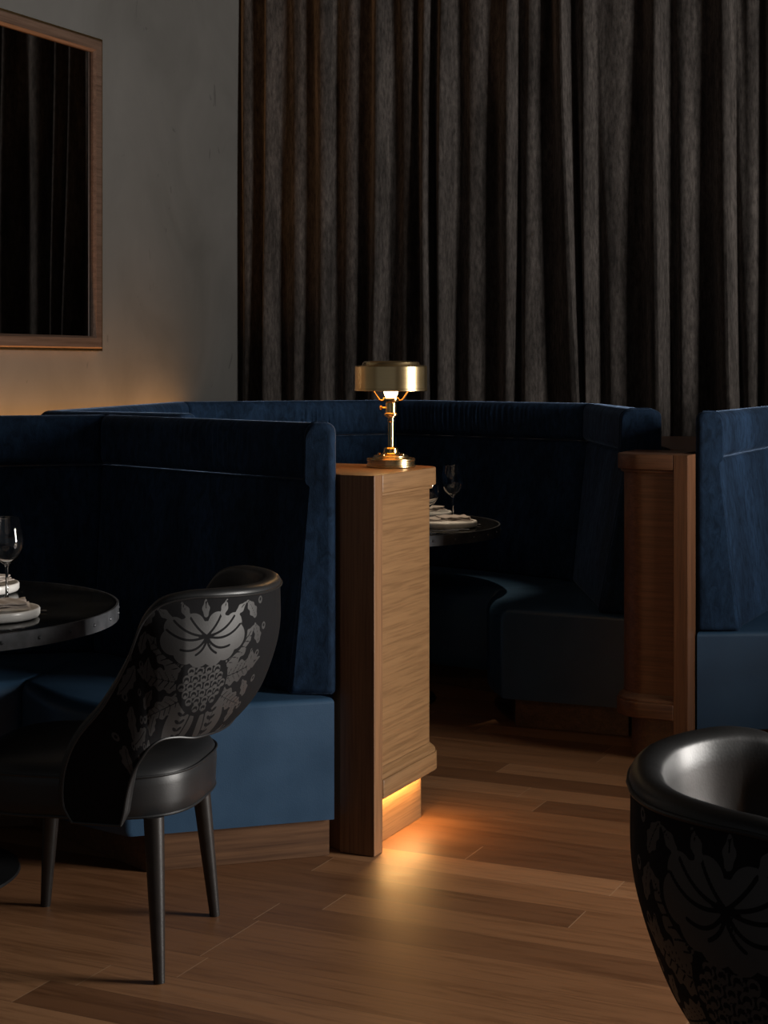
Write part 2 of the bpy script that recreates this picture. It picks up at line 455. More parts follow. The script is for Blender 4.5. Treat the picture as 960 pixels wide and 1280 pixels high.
# ------------------------------------------------------------------ mirror on the left wall
def mirror():
    u1 = 7.98 - 1.305; u0 = u1 - 2.1; z0, z1 = 1.487, 2.985; w = .060; d = .035
    c = uv((u0 + u1) / 2, VL)
    root = thing('wall_mirror', 'large walnut framed mirror on the grey plaster wall, reflecting the dark curtain', 'mirror', (c.x, c.y, z0))
    def P(u, v, z): p = uv(u, VL + v); return (p.x, p.y, z)
    outer = [(u0, z0), (u1, z0), (u1, z1), (u0, z1)]
    def ring(i, v): return [P(u0 + i, v, z0 + i), P(u1 - i, v, z0 + i), P(u1 - i, v, z1 - i), P(u0 + i, v, z1 - i)]
    loops = [ring(0, .004), ring(0, d), ring(.006, d + .004), ring(w - .010, d + .004), ring(w, d - .010), ring(w, .010)]
    v = [p for l in loops for p in l]; f = []
    for i in range(len(loops) - 1):
        for k in range(4): f.append((i * 4 + k, i * 4 + (k + 1) % 4, (i + 1) * 4 + (k + 1) % 4, (i + 1) * 4 + k))
    mk('frame', v, f, M['walnut'], root, smooth=False)
    # thin brass fillet round the outside of the frame
    loops = [ring(-.001, .006), ring(-.012, .006), ring(-.012, .03), ring(-.001, .03)]
    v = [p for l in loops for p in l]; f = []
    for i in range(4):
        j = (i + 1) % 4
        for k in range(4): f.append((i * 4 + k, i * 4 + (k + 1) % 4, j * 4 + (k + 1) % 4, j * 4 + k))
    o = mk('trim', v, f, M['brass_dark'], root, smooth=False); o['label'] = 'thin brass edge'
    a, b_ = ring(w - .004, .014), ring(w - .004, .004)
    mk('mirror_glass', a + b_, [(0, 1, 2, 3), (7, 6, 5, 4), (0, 4, 5, 1), (1, 5, 6, 2), (2, 6, 7, 3), (3, 7, 4, 0)], M['mirror'], root, smooth=False)
mirror()

# ------------------------------------------------------------------ banquettes
def uphol(name, s0, s1, prof, mat, parent, r0=.02, r1=.02, n=40, puff=0.0, bow=0.0, ripple=None, mx=None, crown=0.0):
    """loft a cross-section (offset, height) between two mitred stations (point, inward vector)"""
    B0, m0 = Vector(s0[0]), Vector(s0[1]); B1, m1 = Vector(s1[0]), Vector(s1[1])
    Ls = ((B0 + m0 * .2) - (B1 + m1 * .2)).length
    if mx: prof = refine(prof, mx)
    os_ = [p[0] for p in prof]; zs = [p[1] for p in prof]
    co, cz = (min(os_) + max(os_)) / 2, (min(zs) + max(zs)) / 2; ho, hz = max(1e-4, (max(os_) - min(os_)) / 2), (max(zs) - min(zs)) / 2
    ts = []
    for k in range(7): ts.append((1 - math.cos(k / 6 * PI / 2)) * r0 / Ls)
    a, b_ = r0 / Ls, 1 - r1 / Ls
    for k in range(1, n): ts.append(a + (b_ - a) * k / n)
    for k in range(7): ts.append(1 - (1 - math.cos((6 - k) / 6 * PI / 2)) * r1 / Ls)
    loops = []
    rnd = random.Random(len(name) * 31 + int(B0.x * 1000))
    ph = [rnd.uniform(0, 6.28) for _ in range(6)]
    for t in ts:
        B = B0.lerp(B1, t); m = m0.lerp(m1, t)
        inset = 0
        for x, r in ((t * Ls, r0), ((1 - t) * Ls, r1)):
            if r > 0 and x < r: inset = max(inset, r - math.sqrt(max(0, r * r - (r - x) ** 2)))
        fo, fz = 1 - min(.9, inset / ho), 1 - min(.9, inset / hz)
        env = math.sin(PI * t) ** .7 if 0 < t < 1 else 0
        loop = []
        for (o, z) in prof:
            wgt = max(0, (o - co) / ho)
            zt = (z - cz) / hz
            oo = co + (o - co) * fo + puff * env * wgt * (1 - zt * zt) + bow * math.sin(PI * t) * wgt
            zz = cz + (z - cz) * fz + crown * env * max(0, zt) * max(0, 1 - ((o - co) / ho) ** 2)
            if ripple and wgt > .3:
                t0, wd, amp, zc, zw = ripple
                x = t * Ls
                e = math.exp(-((t - t0) / wd) ** 2) * math.exp(-((z - zc) / zw) ** 2)
                oo += amp * e * (math.sin(x * 260 + ph[0] + 3 * math.sin(x * 23 + ph[1]) + 14 * (z - zc)) + .6 * math.sin(x * 410 + ph[2] - 9 * z))
            p = B + m * oo
            loop.append((p.x, p.y, zz))
        loops.append(loop)
    return MB().loft(loops).build(name, mat, parent, angle=50)

def back_profiles(ob, oi, oc):
    low = rpoly([(0, ZS - .03, .01), (0, ZB - .002, .01), (oc, ZB - .002, .018), (oi, ZS + .004, .02)])
    bol = rpoly([(0, ZB + .002, .01), (0, ZT, .03), (ob, ZT, .035), (ob + .004, ZB + .003, .03)], 7)
    return low, bol

def end_profile(ob, oi, oc):
    return rpoly([(0, ZS + .004, .012), (0, ZT + .002, .03), (ob + .003, ZT + .002, .035), (ob + .006, ZB + .005, .02), (oc + .003, ZB - .006, .008), (oi + .004, ZS + .004, .012)], 6)

def mitre(P, inside):
    """inward mitre vectors for an open polyline"""
    P = [Vector(p) for p in P]; out = []
    def nrm(a, b):
        d = (b - a).normalized(); n = Vector((-d.y, d.x)); mid = (a + b) / 2
        return n if n.dot(Vector(inside) - mid) > 0 else -n
    ns = [nrm(a, b) for a, b in zip(P, P[1:])]
    for i in range(len(P)):
        if i == 0: out.append(ns[0])
        elif i == len(P) - 1: out.append(ns[-1])
        else:
            m = (ns[i - 1] + ns[i]).normalized(); out.append(m / max(.5, m.dot(ns[i])))
    return out

def banquette(name, label, B, m, F, Bs, OB, OI, OC, end_at, ripples, kick_in, r_out=.02):
    """B outer back line, m inward vectors, F seat front corners, Bs seat back corners"""
    root = thing(name, label, 'booth seat', (B[-1][0] if end_at == 'last' else B[0][0], B[-1][1] if end_at == 'last' else B[0][1], 0))
    low, bol = back_profiles(OB, OI, OC)
    n = len(B) - 1
    for i in range(n):
        rp = ripples.get(i)
        r0 = .018 if i > 0 else .02; r1 = .018
        ra, rb = r0, r1
        uphol('backrest', (B[i], m[i]), (B[i + 1], m[i + 1]), low, M['velvet'], root, .014, .014, n=150 if rp else 40, puff=.010,
              ripple=(rp[0], rp[1], .0030, ZB - .08, .16) if rp else None, mx=.02)
        uphol('bolster', (B[i], m[i]), (B[i + 1], m[i + 1]), bol, M['velvet'], root, .016, .016, n=150 if rp else 40, puff=.006,
              ripple=(rp[0], rp[1], .0028, ZT - .08, .07) if rp else None, mx=.02)
        # seat: leather block down to the toe kick
        D = 1.0
        ma = (Vector(F[i]) - Vector(Bs[i])); mb_ = (Vector(F[i + 1]) - Vector(Bs[i + 1]))
        sp = rpoly([(.0, .108, .008), (.0, ZS, .01), (1.0, ZS, .0), (1.0, .108, .0)], 3)
        # rounded in real size: build the front edge from an explicit list
        Lm = (ma.length + mb_.length) / 2
        R = .045 / Lm
        sp = [(0, .108), (0, ZS)] + [(1 - R + R * math.sin(k / 6 * PI / 2), ZS - .04 + .04 * math.cos(k / 6 * PI / 2)) for k in range(7)] + [(1.0, .20), (.995, .12), (.985, .108)]
        last = (end_at == 'last' and i == n - 1); first = (end_at == 'first' and i == 0)
        seat_loft(root, Bs[i], ma, Bs[i + 1], mb_, sp, .016 if not first else .014, .016 if not last else .014)
    # toe kick under everything
    mbk = MB(); bot = []
    for i in range(n):
        a0 = Vector(Bs[i]); a1 = Vector(Bs[i + 1]); f0 = Vector(F[i]); f1 = Vector(F[i + 1])
        k = kick_in
        q = [a0, a1, a1 + (f1 - a1) * (1 - k), a0 + (f0 - a0) * (1 - k)]
        cen = sum((Vector((p.x, p.y)) for p in q), Vector((0, 0))) / 4
        if end_at == 'last' and i == n - 1: sh = (a0 - a1).normalized() * .022; q[1] = a1 + sh; q[2] = q[2] + sh
        if end_at == 'first' and i == 0: sh = (a1 - a0).normalized() * .022; q[0] = a0 + sh; q[3] = q[3] + sh
        mbk.prism([(p.x, p.y) for p in q], 0.001, .107)
    mbk.build('toe_kick', M['kick'], root, smooth=False)
    # upholstered end panel facing the aisle
    i = n if end_at == 'last' else 0
    j = n - 1 if end_at == 'last' else 1
    d = (Vector(B[i]) - Vector(B[j])).normalized()
    nn = Vector((m[i][1], -m[i][0])).normalized()
    if nn.dot(d) < 0: nn = -nn
    ep = end_profile(OB, OI, OC)
    s0 = (Vector(B[i]) - nn * .002, Vector(m[i])); s1 = (Vector(B[i]) + nn * .032, Vector(m[i]))
    uphol('end_panel', s0, s1, ep, M['velvet'], root, .002, .018, n=3)
    # seam piping along the inner edge of the end panel
    b0 = Vector(B[i]) + nn * .012
    pts = []
    for (o, z) in refine(ep, .02):
        if o > OC * .8 or z > ZT - .05:
            if o > .02: p = b0 + Vector(m[i]) * (o + .001); pts.append((p.x, p.y, z + (.001 if z > ZT - .02 else 0)))
    MB().tube(pts, .003, 6).build('piping', M['velvet'], root)
    return root

def seat_loft(root, Ba, ma, Bb, mb_, sp, r0, r1):
    Ba, Bb = Vector(Ba), Vector(Bb); ma, mb_ = Vector(ma), Vector(mb_)
    Ls = ((Ba + ma * .7) - (Bb + mb_ * .7)).length
    ts = [(1 - math.cos(k / 6 * PI / 2)) * r0 / Ls for k in range(7)]
    a, b_ = r0 / Ls, 1 - r1 / Ls
    ts += [a + (b_ - a) * k / 24 for k in range(1, 24)]
    ts += [1 - (1 - math.cos((6 - k) / 6 * PI / 2)) * r1 / Ls for k in range(7)]
    sp = refine(sp, .08)
    loops = []
    for t in ts:
        B = Ba.lerp(Bb, t); m = ma.lerp(mb_, t); inset = 0
        for x, r in ((t * Ls, r0), ((1 - t) * Ls, r1)):
            if x < r: inset = max(inset, r - math.sqrt(max(0, r * r - (r - x) ** 2)))
        Lm = m.length
        loop = []
        for (o, z) in sp:
            oo = o - (inset / Lm if o > .5 else 0) + (.045 / Lm) * math.sin(PI * t) * max(0, o - .5) * 2
            zz = z - inset * max(0, (z - .3) / (ZS - .3)) + .012 * math.sin(PI * t) ** .6 * max(0, (z - .4) / (ZS - .4)) * math.sin(PI * min(1, o)) if 0 < t < 1 else z - inset * max(0, (z - .3) / (ZS - .3))
            p = B + m * oo; loop.append((p.x, p.y, zz))
        loops.append(loop)
    MB().loft(loops).build('seat', M['leather_blue'], root, angle=50)

# front booth (left): two runs of backrest, the second ends at the lamp cabinet
Bf = [(-1.95, 5.30), (-.925, 5.58), (-.139, 4.735)]
mf = [Vector((.28, -1.0)) * 1.0, Vector((-.246, -.97)) * 1.2, Vector((-1, .08))]
Ff = [(-1.78, 4.72), (-1.09, 4.925), (-.71, 4.50)]
Bsf = [(-1.95, 5.28), (-.93, 5.56), (-.142, 4.678)]
banquette('banquette', 'navy velvet booth seat in the left foreground, ending at the wooden lamp cabinet', Bf, mf, Ff, Bsf, .085, .134, .070, 'last', {1: (.58, .20)}, .12)
# back booth: wraps round the far table and opens towards the aisle
Bb = [(-.70, 5.68), (-1.27, 6.02), (-.98, 7.62), (.078, 8.06), (.968, 7.267), (1.055, 6.24)]
mbk = mitre(Bb, (0, 6.9)); mbk[5] = Vector((-.97, .24)) * 1.55
Fb = [tuple(Vector(b) + m * .58) for b, m in zip(Bb, mbk)]; Fb[4] = (.47, 6.95); Fb[5] = (.455, 6.385)
Bsb = [tuple(Vector(b) + m * .02) for b, m in zip(Bb, mbk)]; Bsb[5] = (.925, 6.185)
banquette('banquette', 'navy velvet corner booth in the middle distance wrapping the far table below the curtain', Bb, mbk, Fb, Bsb, .095, .148, .078, 'last', {3: (.45, .35), 2: (.6, .2)}, .12)
# right booth beyond the pillar cabinet
Br = [(1.116, 5.87), (1.80, 7.31), (3.02, 6.92), (3.56, 5.70), (3.02, 4.02)]
mr = mitre(Br, (2.5, 5.4)); mr[0] = Vector((1, 0))
Fr = [tuple(Vector(b) + m * .6) for b, m in zip(Br, mr)]; Fr[0] = (1.75, 5.86)
Bsr = [tuple(Vector(b) + m * .015) for b, m in zip(Br, mr)]; Bsr[0] = (1.113, 5.83)
banquette('banquette', 'brightly lit navy velvet booth seat at the right edge, beyond the rounded cabinet', Br, mr, Fr, Bsr, .088, .150, .074, 'first', {}, .12)

# ------------------------------------------------------------------ end cabinets
def offset_poly(P, d):
    """shrink a ccw polygon by d"""
    n = len(P); out = []
    for i in range(n):
        a, b_, c = Vector(P[i - 1]), Vector(P[i]), Vector(P[(i + 1) % n])
        d1 = (b_ - a).normalized(); d2 = (c - b_).normalized()
        n1 = Vector((-d1.y, d1.x)); n2 = Vector((-d2.y, d2.x)); m = (n1 + n2)
        if m.length < 1e-6: m = n1
        m.normalize(); out.append(b_ + m * (d / max(.3, m.dot(n1))))
    return out
def ccw(P):
    a = sum(P[i - 1][0] * P[i][1] - P[i][0] * P[i - 1][1] for i in range(len(P)))
    return P if a > 0 else P[::-1]

def cabinet(name, label, origin, du, dv, outline, post, mats, post_shape, Lf, rad):
    """outline in local (a, b): a runs along the panelled face away from the post, b into the body (negative = inside)"""
    du, dv = Vector(du), Vector(dv); O = Vector(origin)
    root = thing(name, label, 'cabinet', (O.x, O.y, 0))
    def W(p): q = O + du * p[0] + dv * p[1]; return (q.x, q.y)
    pw = post
    def shape(ins, a0=pw, full=False):
        """rounded outline inset from the panelled face and its far end"""
        pts = [(a0, -ins, 0), (Lf - ins, -ins, max(.015, rad - ins))] + [(x, y, 0) for x, y in outline(Lf - ins, a0)]
        return [W(p) for p in rpoly(pts, 12)]
    mface, mpost, mside = mats
    # post: flush front corner, full height, plain side
    MB().prism(ccw([W(p) for p in post_shape(pw - .0003)]), 0.001, H).build('post', mside, root, smooth=False, bevel=.002, bseg=2)
    # top with rounded end
    MB().prism(ccw(shape(0)), H - .055, H).build('top', mface, root, bevel=.004, bseg=3, angle=30)
    # bead under the top
    MB().prism(ccw(shape(.010)), H - .066, H - .0555).build('bead', mface, root, bevel=.003, bseg=2, angle=30)
    # curved panel
    MB().prism(ccw(shape(.020)), .235, H - .0665).build('panel', mface, root, angle=30)
    # skirting ledge with a stepped moulding
    MB().prism(ccw(shape(-.003)), .152, .208).build('ledge', mface, root, bevel=.004, bseg=3, angle=30)
    mo = MB(); prev = None; loops = []
    for ins, z in ((.002, .2085), (.002, .216), (.007, .222), (.012, .226), (.017, .230), (.019, .2345)):
        loops.append([(p[0], p[1], z) for p in ccw(shape(ins))])
    mo.loft(loops).build('moulding', mface, root, angle=40)
    # recessed plinth
    MB().prism(ccw(shape(.046)), .001, .151).build('plinth', mpost, root, angle=30)
    return root, W

def out_lamp(x, a0):
    return [(x, -.40), (.150, -.40), (a0, -.205)]
A = (-.0275, 4.675)
lampcab, WL = cabinet('cabinet', 'oak end cabinet with the lit brass lamp on its top', A, RU, RV, out_lamp, .057, (M['oak_u'], M['oak_u'], M['oak_up']), lambda w: [(0, 0), (w, 0), (w, -.20), (.012, -.113), (0, -.110)], .505, .075)
# warm strip tucked up under the ledge
mb = MB(); q = [WL((.075, -.022)), WL((.43, -.022)), WL((.43, -.034)), WL((.075, -.034))]
mb.prism(ccw(q), .1445, .1515); o = mb.build('light_strip', M['led'], lampcab, smooth=False); o['label'] = 'warm glowing strip'

def out_pil(x, a0):
    return [(x, -.325), (a0, -.325)]
Pc = (1.064, 5.744)
pil, WP = cabinet('cabinet', 'dark rounded wooden end cabinet between the far booth and the right booth', Pc, -RV, -RU, out_pil, .052, (M['oak_v'], M['kick'], M['walnut_up']), lambda w: [(0, 0), (w, 0), (w, -.11), (0, -.11)], .283, .13)
# its long low body and top running back between the two booths
body = [(1.085, 6.20), (1.190, 6.055), (1.755, 7.28), (1.10, 7.35)]
MB().prism(ccw(body), 0.001, H - .04).build('body', M['walnut_up'], pil, smooth=False)
MB().prism(ccw(body), H - .039, H).build('top', M['oak_v'], pil, smooth=False, bevel=.003, bseg=2)

# ------------------------------------------------------------------ brass lamp
def lamp():
    x, y = .0215, 5.07; z = H
    r = thing('table_lamp', 'lit brass lamp with drum shade on the oak end cabinet', 'lamp', (x, y, z + .0005))
    def la(name, prof, mat, par=r, n=64, close=False, **k): return MB().lathe([(a, z + b) for a, b in prof], x, y, n, close).build(name, mat, par, **k)
    la('base', [(0, .001), (.074, .001), (.076, .003), (.076, .007), (.0735, .009), (.0735, .021), (.0755, .023), (.0755, .0265), (.073, .029), (.062, .031), (.056, .031), (.054, .033), (.054, .036), (.050, .0385), (.034, .040), (.0, .040)], M['brass'], angle=30)
    la('stem_cup', [(0, .0395), (.026, .0395), (.0275, .042), (.024, .046), (.0225, .058), (.019, .062), (.012, .064), (0, .064)], M['brass_pol'], angle=30)
    la('stem', [(0, .063), (.0095, .063), (.0095, .140), (.0115, .142), (.0115, .147), (.0095, .149), (.0095, .152), (.014, .155), (.014, .158), (0, .158)], M['brass_pol'], angle=30)
    for k in range(4):
        a = PI / 4 + k * PI / 2 + .2
        MB().lathe([(.0055, z + .038), (.0055, z + .041), (.004, z + .0445), (0, z + .0455)], x + .043 * math.cos(a), y + .043 * math.sin(a), 12).build('screw', M['brass_pol'], r)
    so = la('socket', [(0, .158), (.019, .158), (.022, .161), (.022, .166), (.0175, .169), (.0175, .199), (.020, .202), (.025, .204), (.026, .208), (.026, .214), (.022, .216), (0, .216)], M['brass_pol'], angle=30)
    mb = MB().tube([(x - .015, y, z + .184), (x - .027, y, z + .184)], .003, 8)
    mb.tube([(x - .0265, y, z + .184), (x - .0285, y, z + .184), (x - .034, y, z + .184), (x - .0365, y, z + .184)], [.003, .0075, .0075, .003], 12)
    mb.build('switch_key', M['brass_pol'], so)
    la('bulb', [(0, .2162), (.015, .2162), (.019, .223), (.022, .232), (.021, .242), (.014, .251), (0, .255)], M['bulb'])
    for a in (0.12, PI + .12):
        c, s = math.cos(a), math.sin(a)
        MB().tube([(x + q * c, y + q * s, z + h) for q, h in ((.022, .207), (.032, .2075), (.036, .209), (.056, .238), (.060, .244))], .0026, 8).build('shade_arm', M['brass_pol'], r)
    MB().tube([(x + .0595 * math.cos(2 * PI * k / 40), y + .0595 * math.sin(2 * PI * k / 40), z + .244) for k in range(40)], .0025, 8, closed=True).build('shade_ring', M['brass_pol'], r)
    t = .0018; R = .1115
    la('shade', [(R, .236), (R + .0012, .237), (R + .0012, .2425), (R, .2435), (R, .311), (R - .002, .314), (R - .012, .3155), (.090, .316), (.0885, .318), (.087, .324), (.082, .3275), (.05, .329), (0, .3295),
                 (0, .327), (.05, .3265), (.081, .325), (.085, .322), (.0855, .3135), (R - .004, .3125), (R - t, .309), (R - t, .236)], M['brass'], n=96, close=False, angle=30)
    # light of the lamp itself
    li = bpy.data.lights.new('lamp_bulb_light', 'POINT'); li.energy = 3.0; li.color = (1, .60, .26); li.shadow_soft_size = .018
    lo = bpy.data.objects.new('lamp_bulb_light', li); lo.location = (x, y, z + .266); C.objects.link(lo)
lamp()

# ------------------------------------------------------------------ tables
def table(label, cx, cy, group):
    R = .60; zt = .74
    root = thing('round_table', label, 'table', (cx, cy, 0), group=group)
    MB().lathe([(0, zt - .038), (R - .007, zt - .038), (R - .007, zt - .002), (R - .009, zt - .0015), (0, zt - .0015)], cx, cy, 128).build('tabletop', M['top'], root, angle=40)
    mb = MB().lathe([(R - .0065, zt - .0425), (R, zt - .0425), (R, zt - .001), (R - .001, zt), (R - .0065, zt)], cx, cy, 128, True)
    for k in range(34):
        a = 2 * PI * (k + .35) / 34
        c, s = math.cos(a), math.sin(a)
        rings = []
        for q, h in ((.0052, 0), (.0048, .0018), (.003, .0034), (.0009, .0040)):
            rings.append([(cx + (R + h) * c - s * q * math.cos(2 * PI * j / 10), cy + (R + h) * s + c * q * math.cos(2 * PI * j / 10), zt - .022 + q * math.sin(2 * PI * j / 10)) for j in range(10)])
        mb.loft(rings)
    mb.build('rim', M['iron'], root, angle=40)
    MB().lathe([(0, .02), (.05, .02), (.05, .03), (.042, .04), (.042, .66), (.055, .68), (.20, .695), (.20, .7015), (0, .7015)], cx, cy, 40).build('column', M['black'], root, angle=40)
    MB().lathe([(0, .001), (.325, .001), (.33, .005), (.327, .011), (.15, .022), (.045, .026), (0, .026)], cx, cy, 96).build('base', M['black'], root, angle=40)
    return root
T1 = (-1.335, 4.50); T2 = (-.11, 6.92)
table('round dark table with studded metal rim at the left edge of the nearest booth', T1[0], T1[1], 'round booth tables')
table('round dark table behind the oak lamp cabinet, inside the far booth', T2[0], T2[1], 'round booth tables')

def wine_glass(x, y, label):
    r = thing('wine_glass', label, 'glass', (x, y, .7402), group='stemmed wine glasses')
    z = .7402
    outer = [(.036, .0008), (.0365, .0016), (.034, .0028), (.015, .0055), (.006, .010), (.0042, .02), (.0038, .06), (.0042, .096), (.007, .104), (.016, .110), (.030, .122), (.042, .140), (.0475, .158), (.0485, .170), (.0465, .190), (.0415, .212), (.0355, .236)]
    inner = [(.0345, .2362), (.0405, .212), (.0455, .190), (.0474, .170), (.0464, .158), (.041, .1408), (.029, .1235), (.015, .1125), (.006, .1085), (0, .1075)]
    bowl = [p for p in outer if p[1] >= .096] + inner
    # glass is one blown piece: foot, stem and bowl
    pr = [(0, .0008)] + outer + inner
    MB().lathe([(a, z + b) for a, b in pr], x, y, 64).build('bowl', M['glass'], r, angle=60)
    return r
wine_glass(-1.058, 4.60, 'wine glass on the left foreground table')
wine_glass(.294, 7.02, 'wine glass standing clear of the lamp cabinet on the far table')
wine_glass(.170, 6.455, 'wine glass mostly hidden by the lamp cabinet on the far table')

def plate(x, y, label, nlabel, rz):
    z = .7402; R = .125
    p = thing('plate', label, 'plate', (x, y, z), group='dinner plates')
    pr = [(0, 0), (R - .012, 0), (R - .004, .003), (R, .009), (R, .023), (R - .002, .026), (R - .005, .0265), (R - .008, .024), (R - .010, .012), (R - .02, .0085), (0, .0085)]
    MB().lathe([(a, z + b) for a, b in pr], x, y, 96).build('body', M['plate'], p, angle=50)
    # folded napkin lying across the plate, rolled edge and loose corner
    zz = z + .0272
    nk = thing('napkin', nlabel, 'napkin', (x, y, zz), rz, group='folded napkins')
    for lay, (lx, ly, ox, oy, th) in enumerate(((.098, .062, 0, 0, .005), (.094, .058, -.003, .002, .005), (.062, .056, .026, .001, .006))):
        nxx, nyy = 22, 14
        def top(ix, iy, up):
            a = -1 + 2 * ix / nxx; b = -1 + 2 * iy / nyy
            ed = min(1, min(1 - abs(a), 1 - abs(b)) * 7 + .15)
            k = math.sqrt(max(0, 1 - (1 - min(1, ed)) ** 2))
            w = .0012 * math.sin(5 * a + lay) * math.cos(3 * b + lay * 2) + .0016 * math.sin(9 * (a + .4 * b) + lay)
            base = lay * .0055
            return (ox + a * lx, oy + b * ly * (1 - .06 * a), base + th / 2 + (th / 2 * k if up else -th / 2 * k) + (w if lay or up else max(w, 0)) * (1 if up else .4))
        V = [top(i, j, True) for i in range(nxx + 1) for j in range(nyy + 1)]; nb = len(V)
        V += [top(i, j, False) for i in range(nxx + 1) for j in range(nyy + 1)]
        Fc = []
        q = lambda i, j: i * (nyy + 1) + j
        for i in range(nxx):
            for j in range(nyy):
                Fc.append((q(i, j), q(i + 1, j), q(i + 1, j + 1), q(i, j + 1)))
                Fc.append((nb + q(i, j), nb + q(i, j + 1), nb + q(i + 1, j + 1), nb + q(i + 1, j)))
        bd = [q(i, 0) for i in range(nxx + 1)] + [q(nxx, j) for j in range(1, nyy + 1)] + [q(i, nyy) for i in range(nxx - 1, -1, -1)] + [q(0, j) for j in range(nyy - 1, 0, -1)]
        for a_, b_ in zip(bd, bd[1:] + bd[:1]): Fc.append((a_, nb + a_, nb + b_, b_))
        mk('fold', V, Fc, M['napkin'], nk, local=True, angle=70)
plate(-1.030, 4.305, 'white plate nearest the camera on the left foreground table', 'folded napkin on the nearer plate of the left table', .25)
plate(-1.195, 4.800, 'white plate behind the wine glass on the left foreground table', 'folded napkin on the plate behind the left wine glass', 1.0)
plate(.258, 6.750, 'white plate in front of the clear wine glass on the far table', 'folded napkin on the nearer plate of the far table', .2)
plate(.172, 7.190, 'white plate behind the clear wine glass on the far table', 'folded napkin on the farther plate of the far table', .9)

def cutlery(kind, label, p0, p1, group):
    a = Vector(p0); b = Vector(p1); d = (b - a); Ln = d.length; rz = math.atan2(d.y, d.x); z = .7403
    r = thing(kind, label, 'cutlery', (a.x, a.y, z), rz, group=group)
    # handle towards p1, working end at p0
    hs = [(.45, .0024), (.55, .0030), (.75, .0048), (.92, .0062), (.985, .0058), (1.0, .0035)]
    loops = [[(Ln * t, w * math.cos(2 * PI * k / 10), .0032 + .0030 * math.sin(2 * PI * k / 10) * (.7 + w * 30)) for k in range(10)] for t, w in hs]
    MB().loft(loops).build('handle', M['steel'], r, local=True)
    mb = MB()
    if kind == 'table_knife':
        L_ = [(.0, .001, 0.0010), (.04, .006, .0011), (.15, .0085, .0013), (.35, .0085, .0015), (.452, .0024, .0022)]
        loops = [[(Ln * t, w * s, .0032 + h * q) for s, q in ((-1, -1), (1, -1), (1, 1), (-1, 1))] for t, w, h in L_]
        mb.loft(loops); mb.build('blade', M['steel'], r, local=True)
    elif kind == 'table_fork':
        loops = [[(Ln * t, w * s, zc + .001 * q) for s, q in ((-1, -1), (1, -1), (1, 1), (-1, 1))] for t, w, zc in ((.24, .0105, .0032), (.30, .0115, .0026), (.36, .009, .0026), (.452, .0026, .0032))]
        mb.loft(loops)
        for k in range(4):
            yy = -.0088 + k * .00587
            mb.tube([(Ln * .245, yy, .0032), (Ln * .12, yy, .0036), (0, yy * .97, .0062)], [.0014, .0013, .0008], 6)
        mb.build('tines', M['steel'], r, local=True)
    else:
        loops = [[(Ln * t, w * math.cos(2 * PI * k / 12), zc + .0012 * math.sin(2 * PI * k / 12)) for k in range(12)] for t, w, zc in ((0, .002, .0052), (.03, .011, .0040), (.12, .0185, .0026), (.22, .0165, .0024), (.32, .007, .0026), (.452, .0026, .0032))]
        mb.loft(loops).build('spoon_bowl', M['steel'], r, local=True)
g1 = 'cutlery on the left table'; g2 = 'cutlery on the far table'
cutlery('table_fork', 'steel fork handle poking out from behind the nearer plate on the left table', (-1.105, 4.478), (-.905, 4.405), g1)
cutlery('table_knife', 'steel knife lying by the foot of the left wine glass', (-1.16, 4.62), (-.985, 4.50), g1)
cutlery('table_knife', 'steel knife lying along the front of the nearer far plate', (.165, 6.585), (.345, 6.610), g2)
cutlery('table_fork', 'steel fork lying nearest the rim of the far table', (.11, 6.525), (.30, 6.565), g2)
cutlery('table_spoon', 'steel spoon poking out to the right of the nearer far plate', (.31, 6.895), (.402, 6.815), g2)

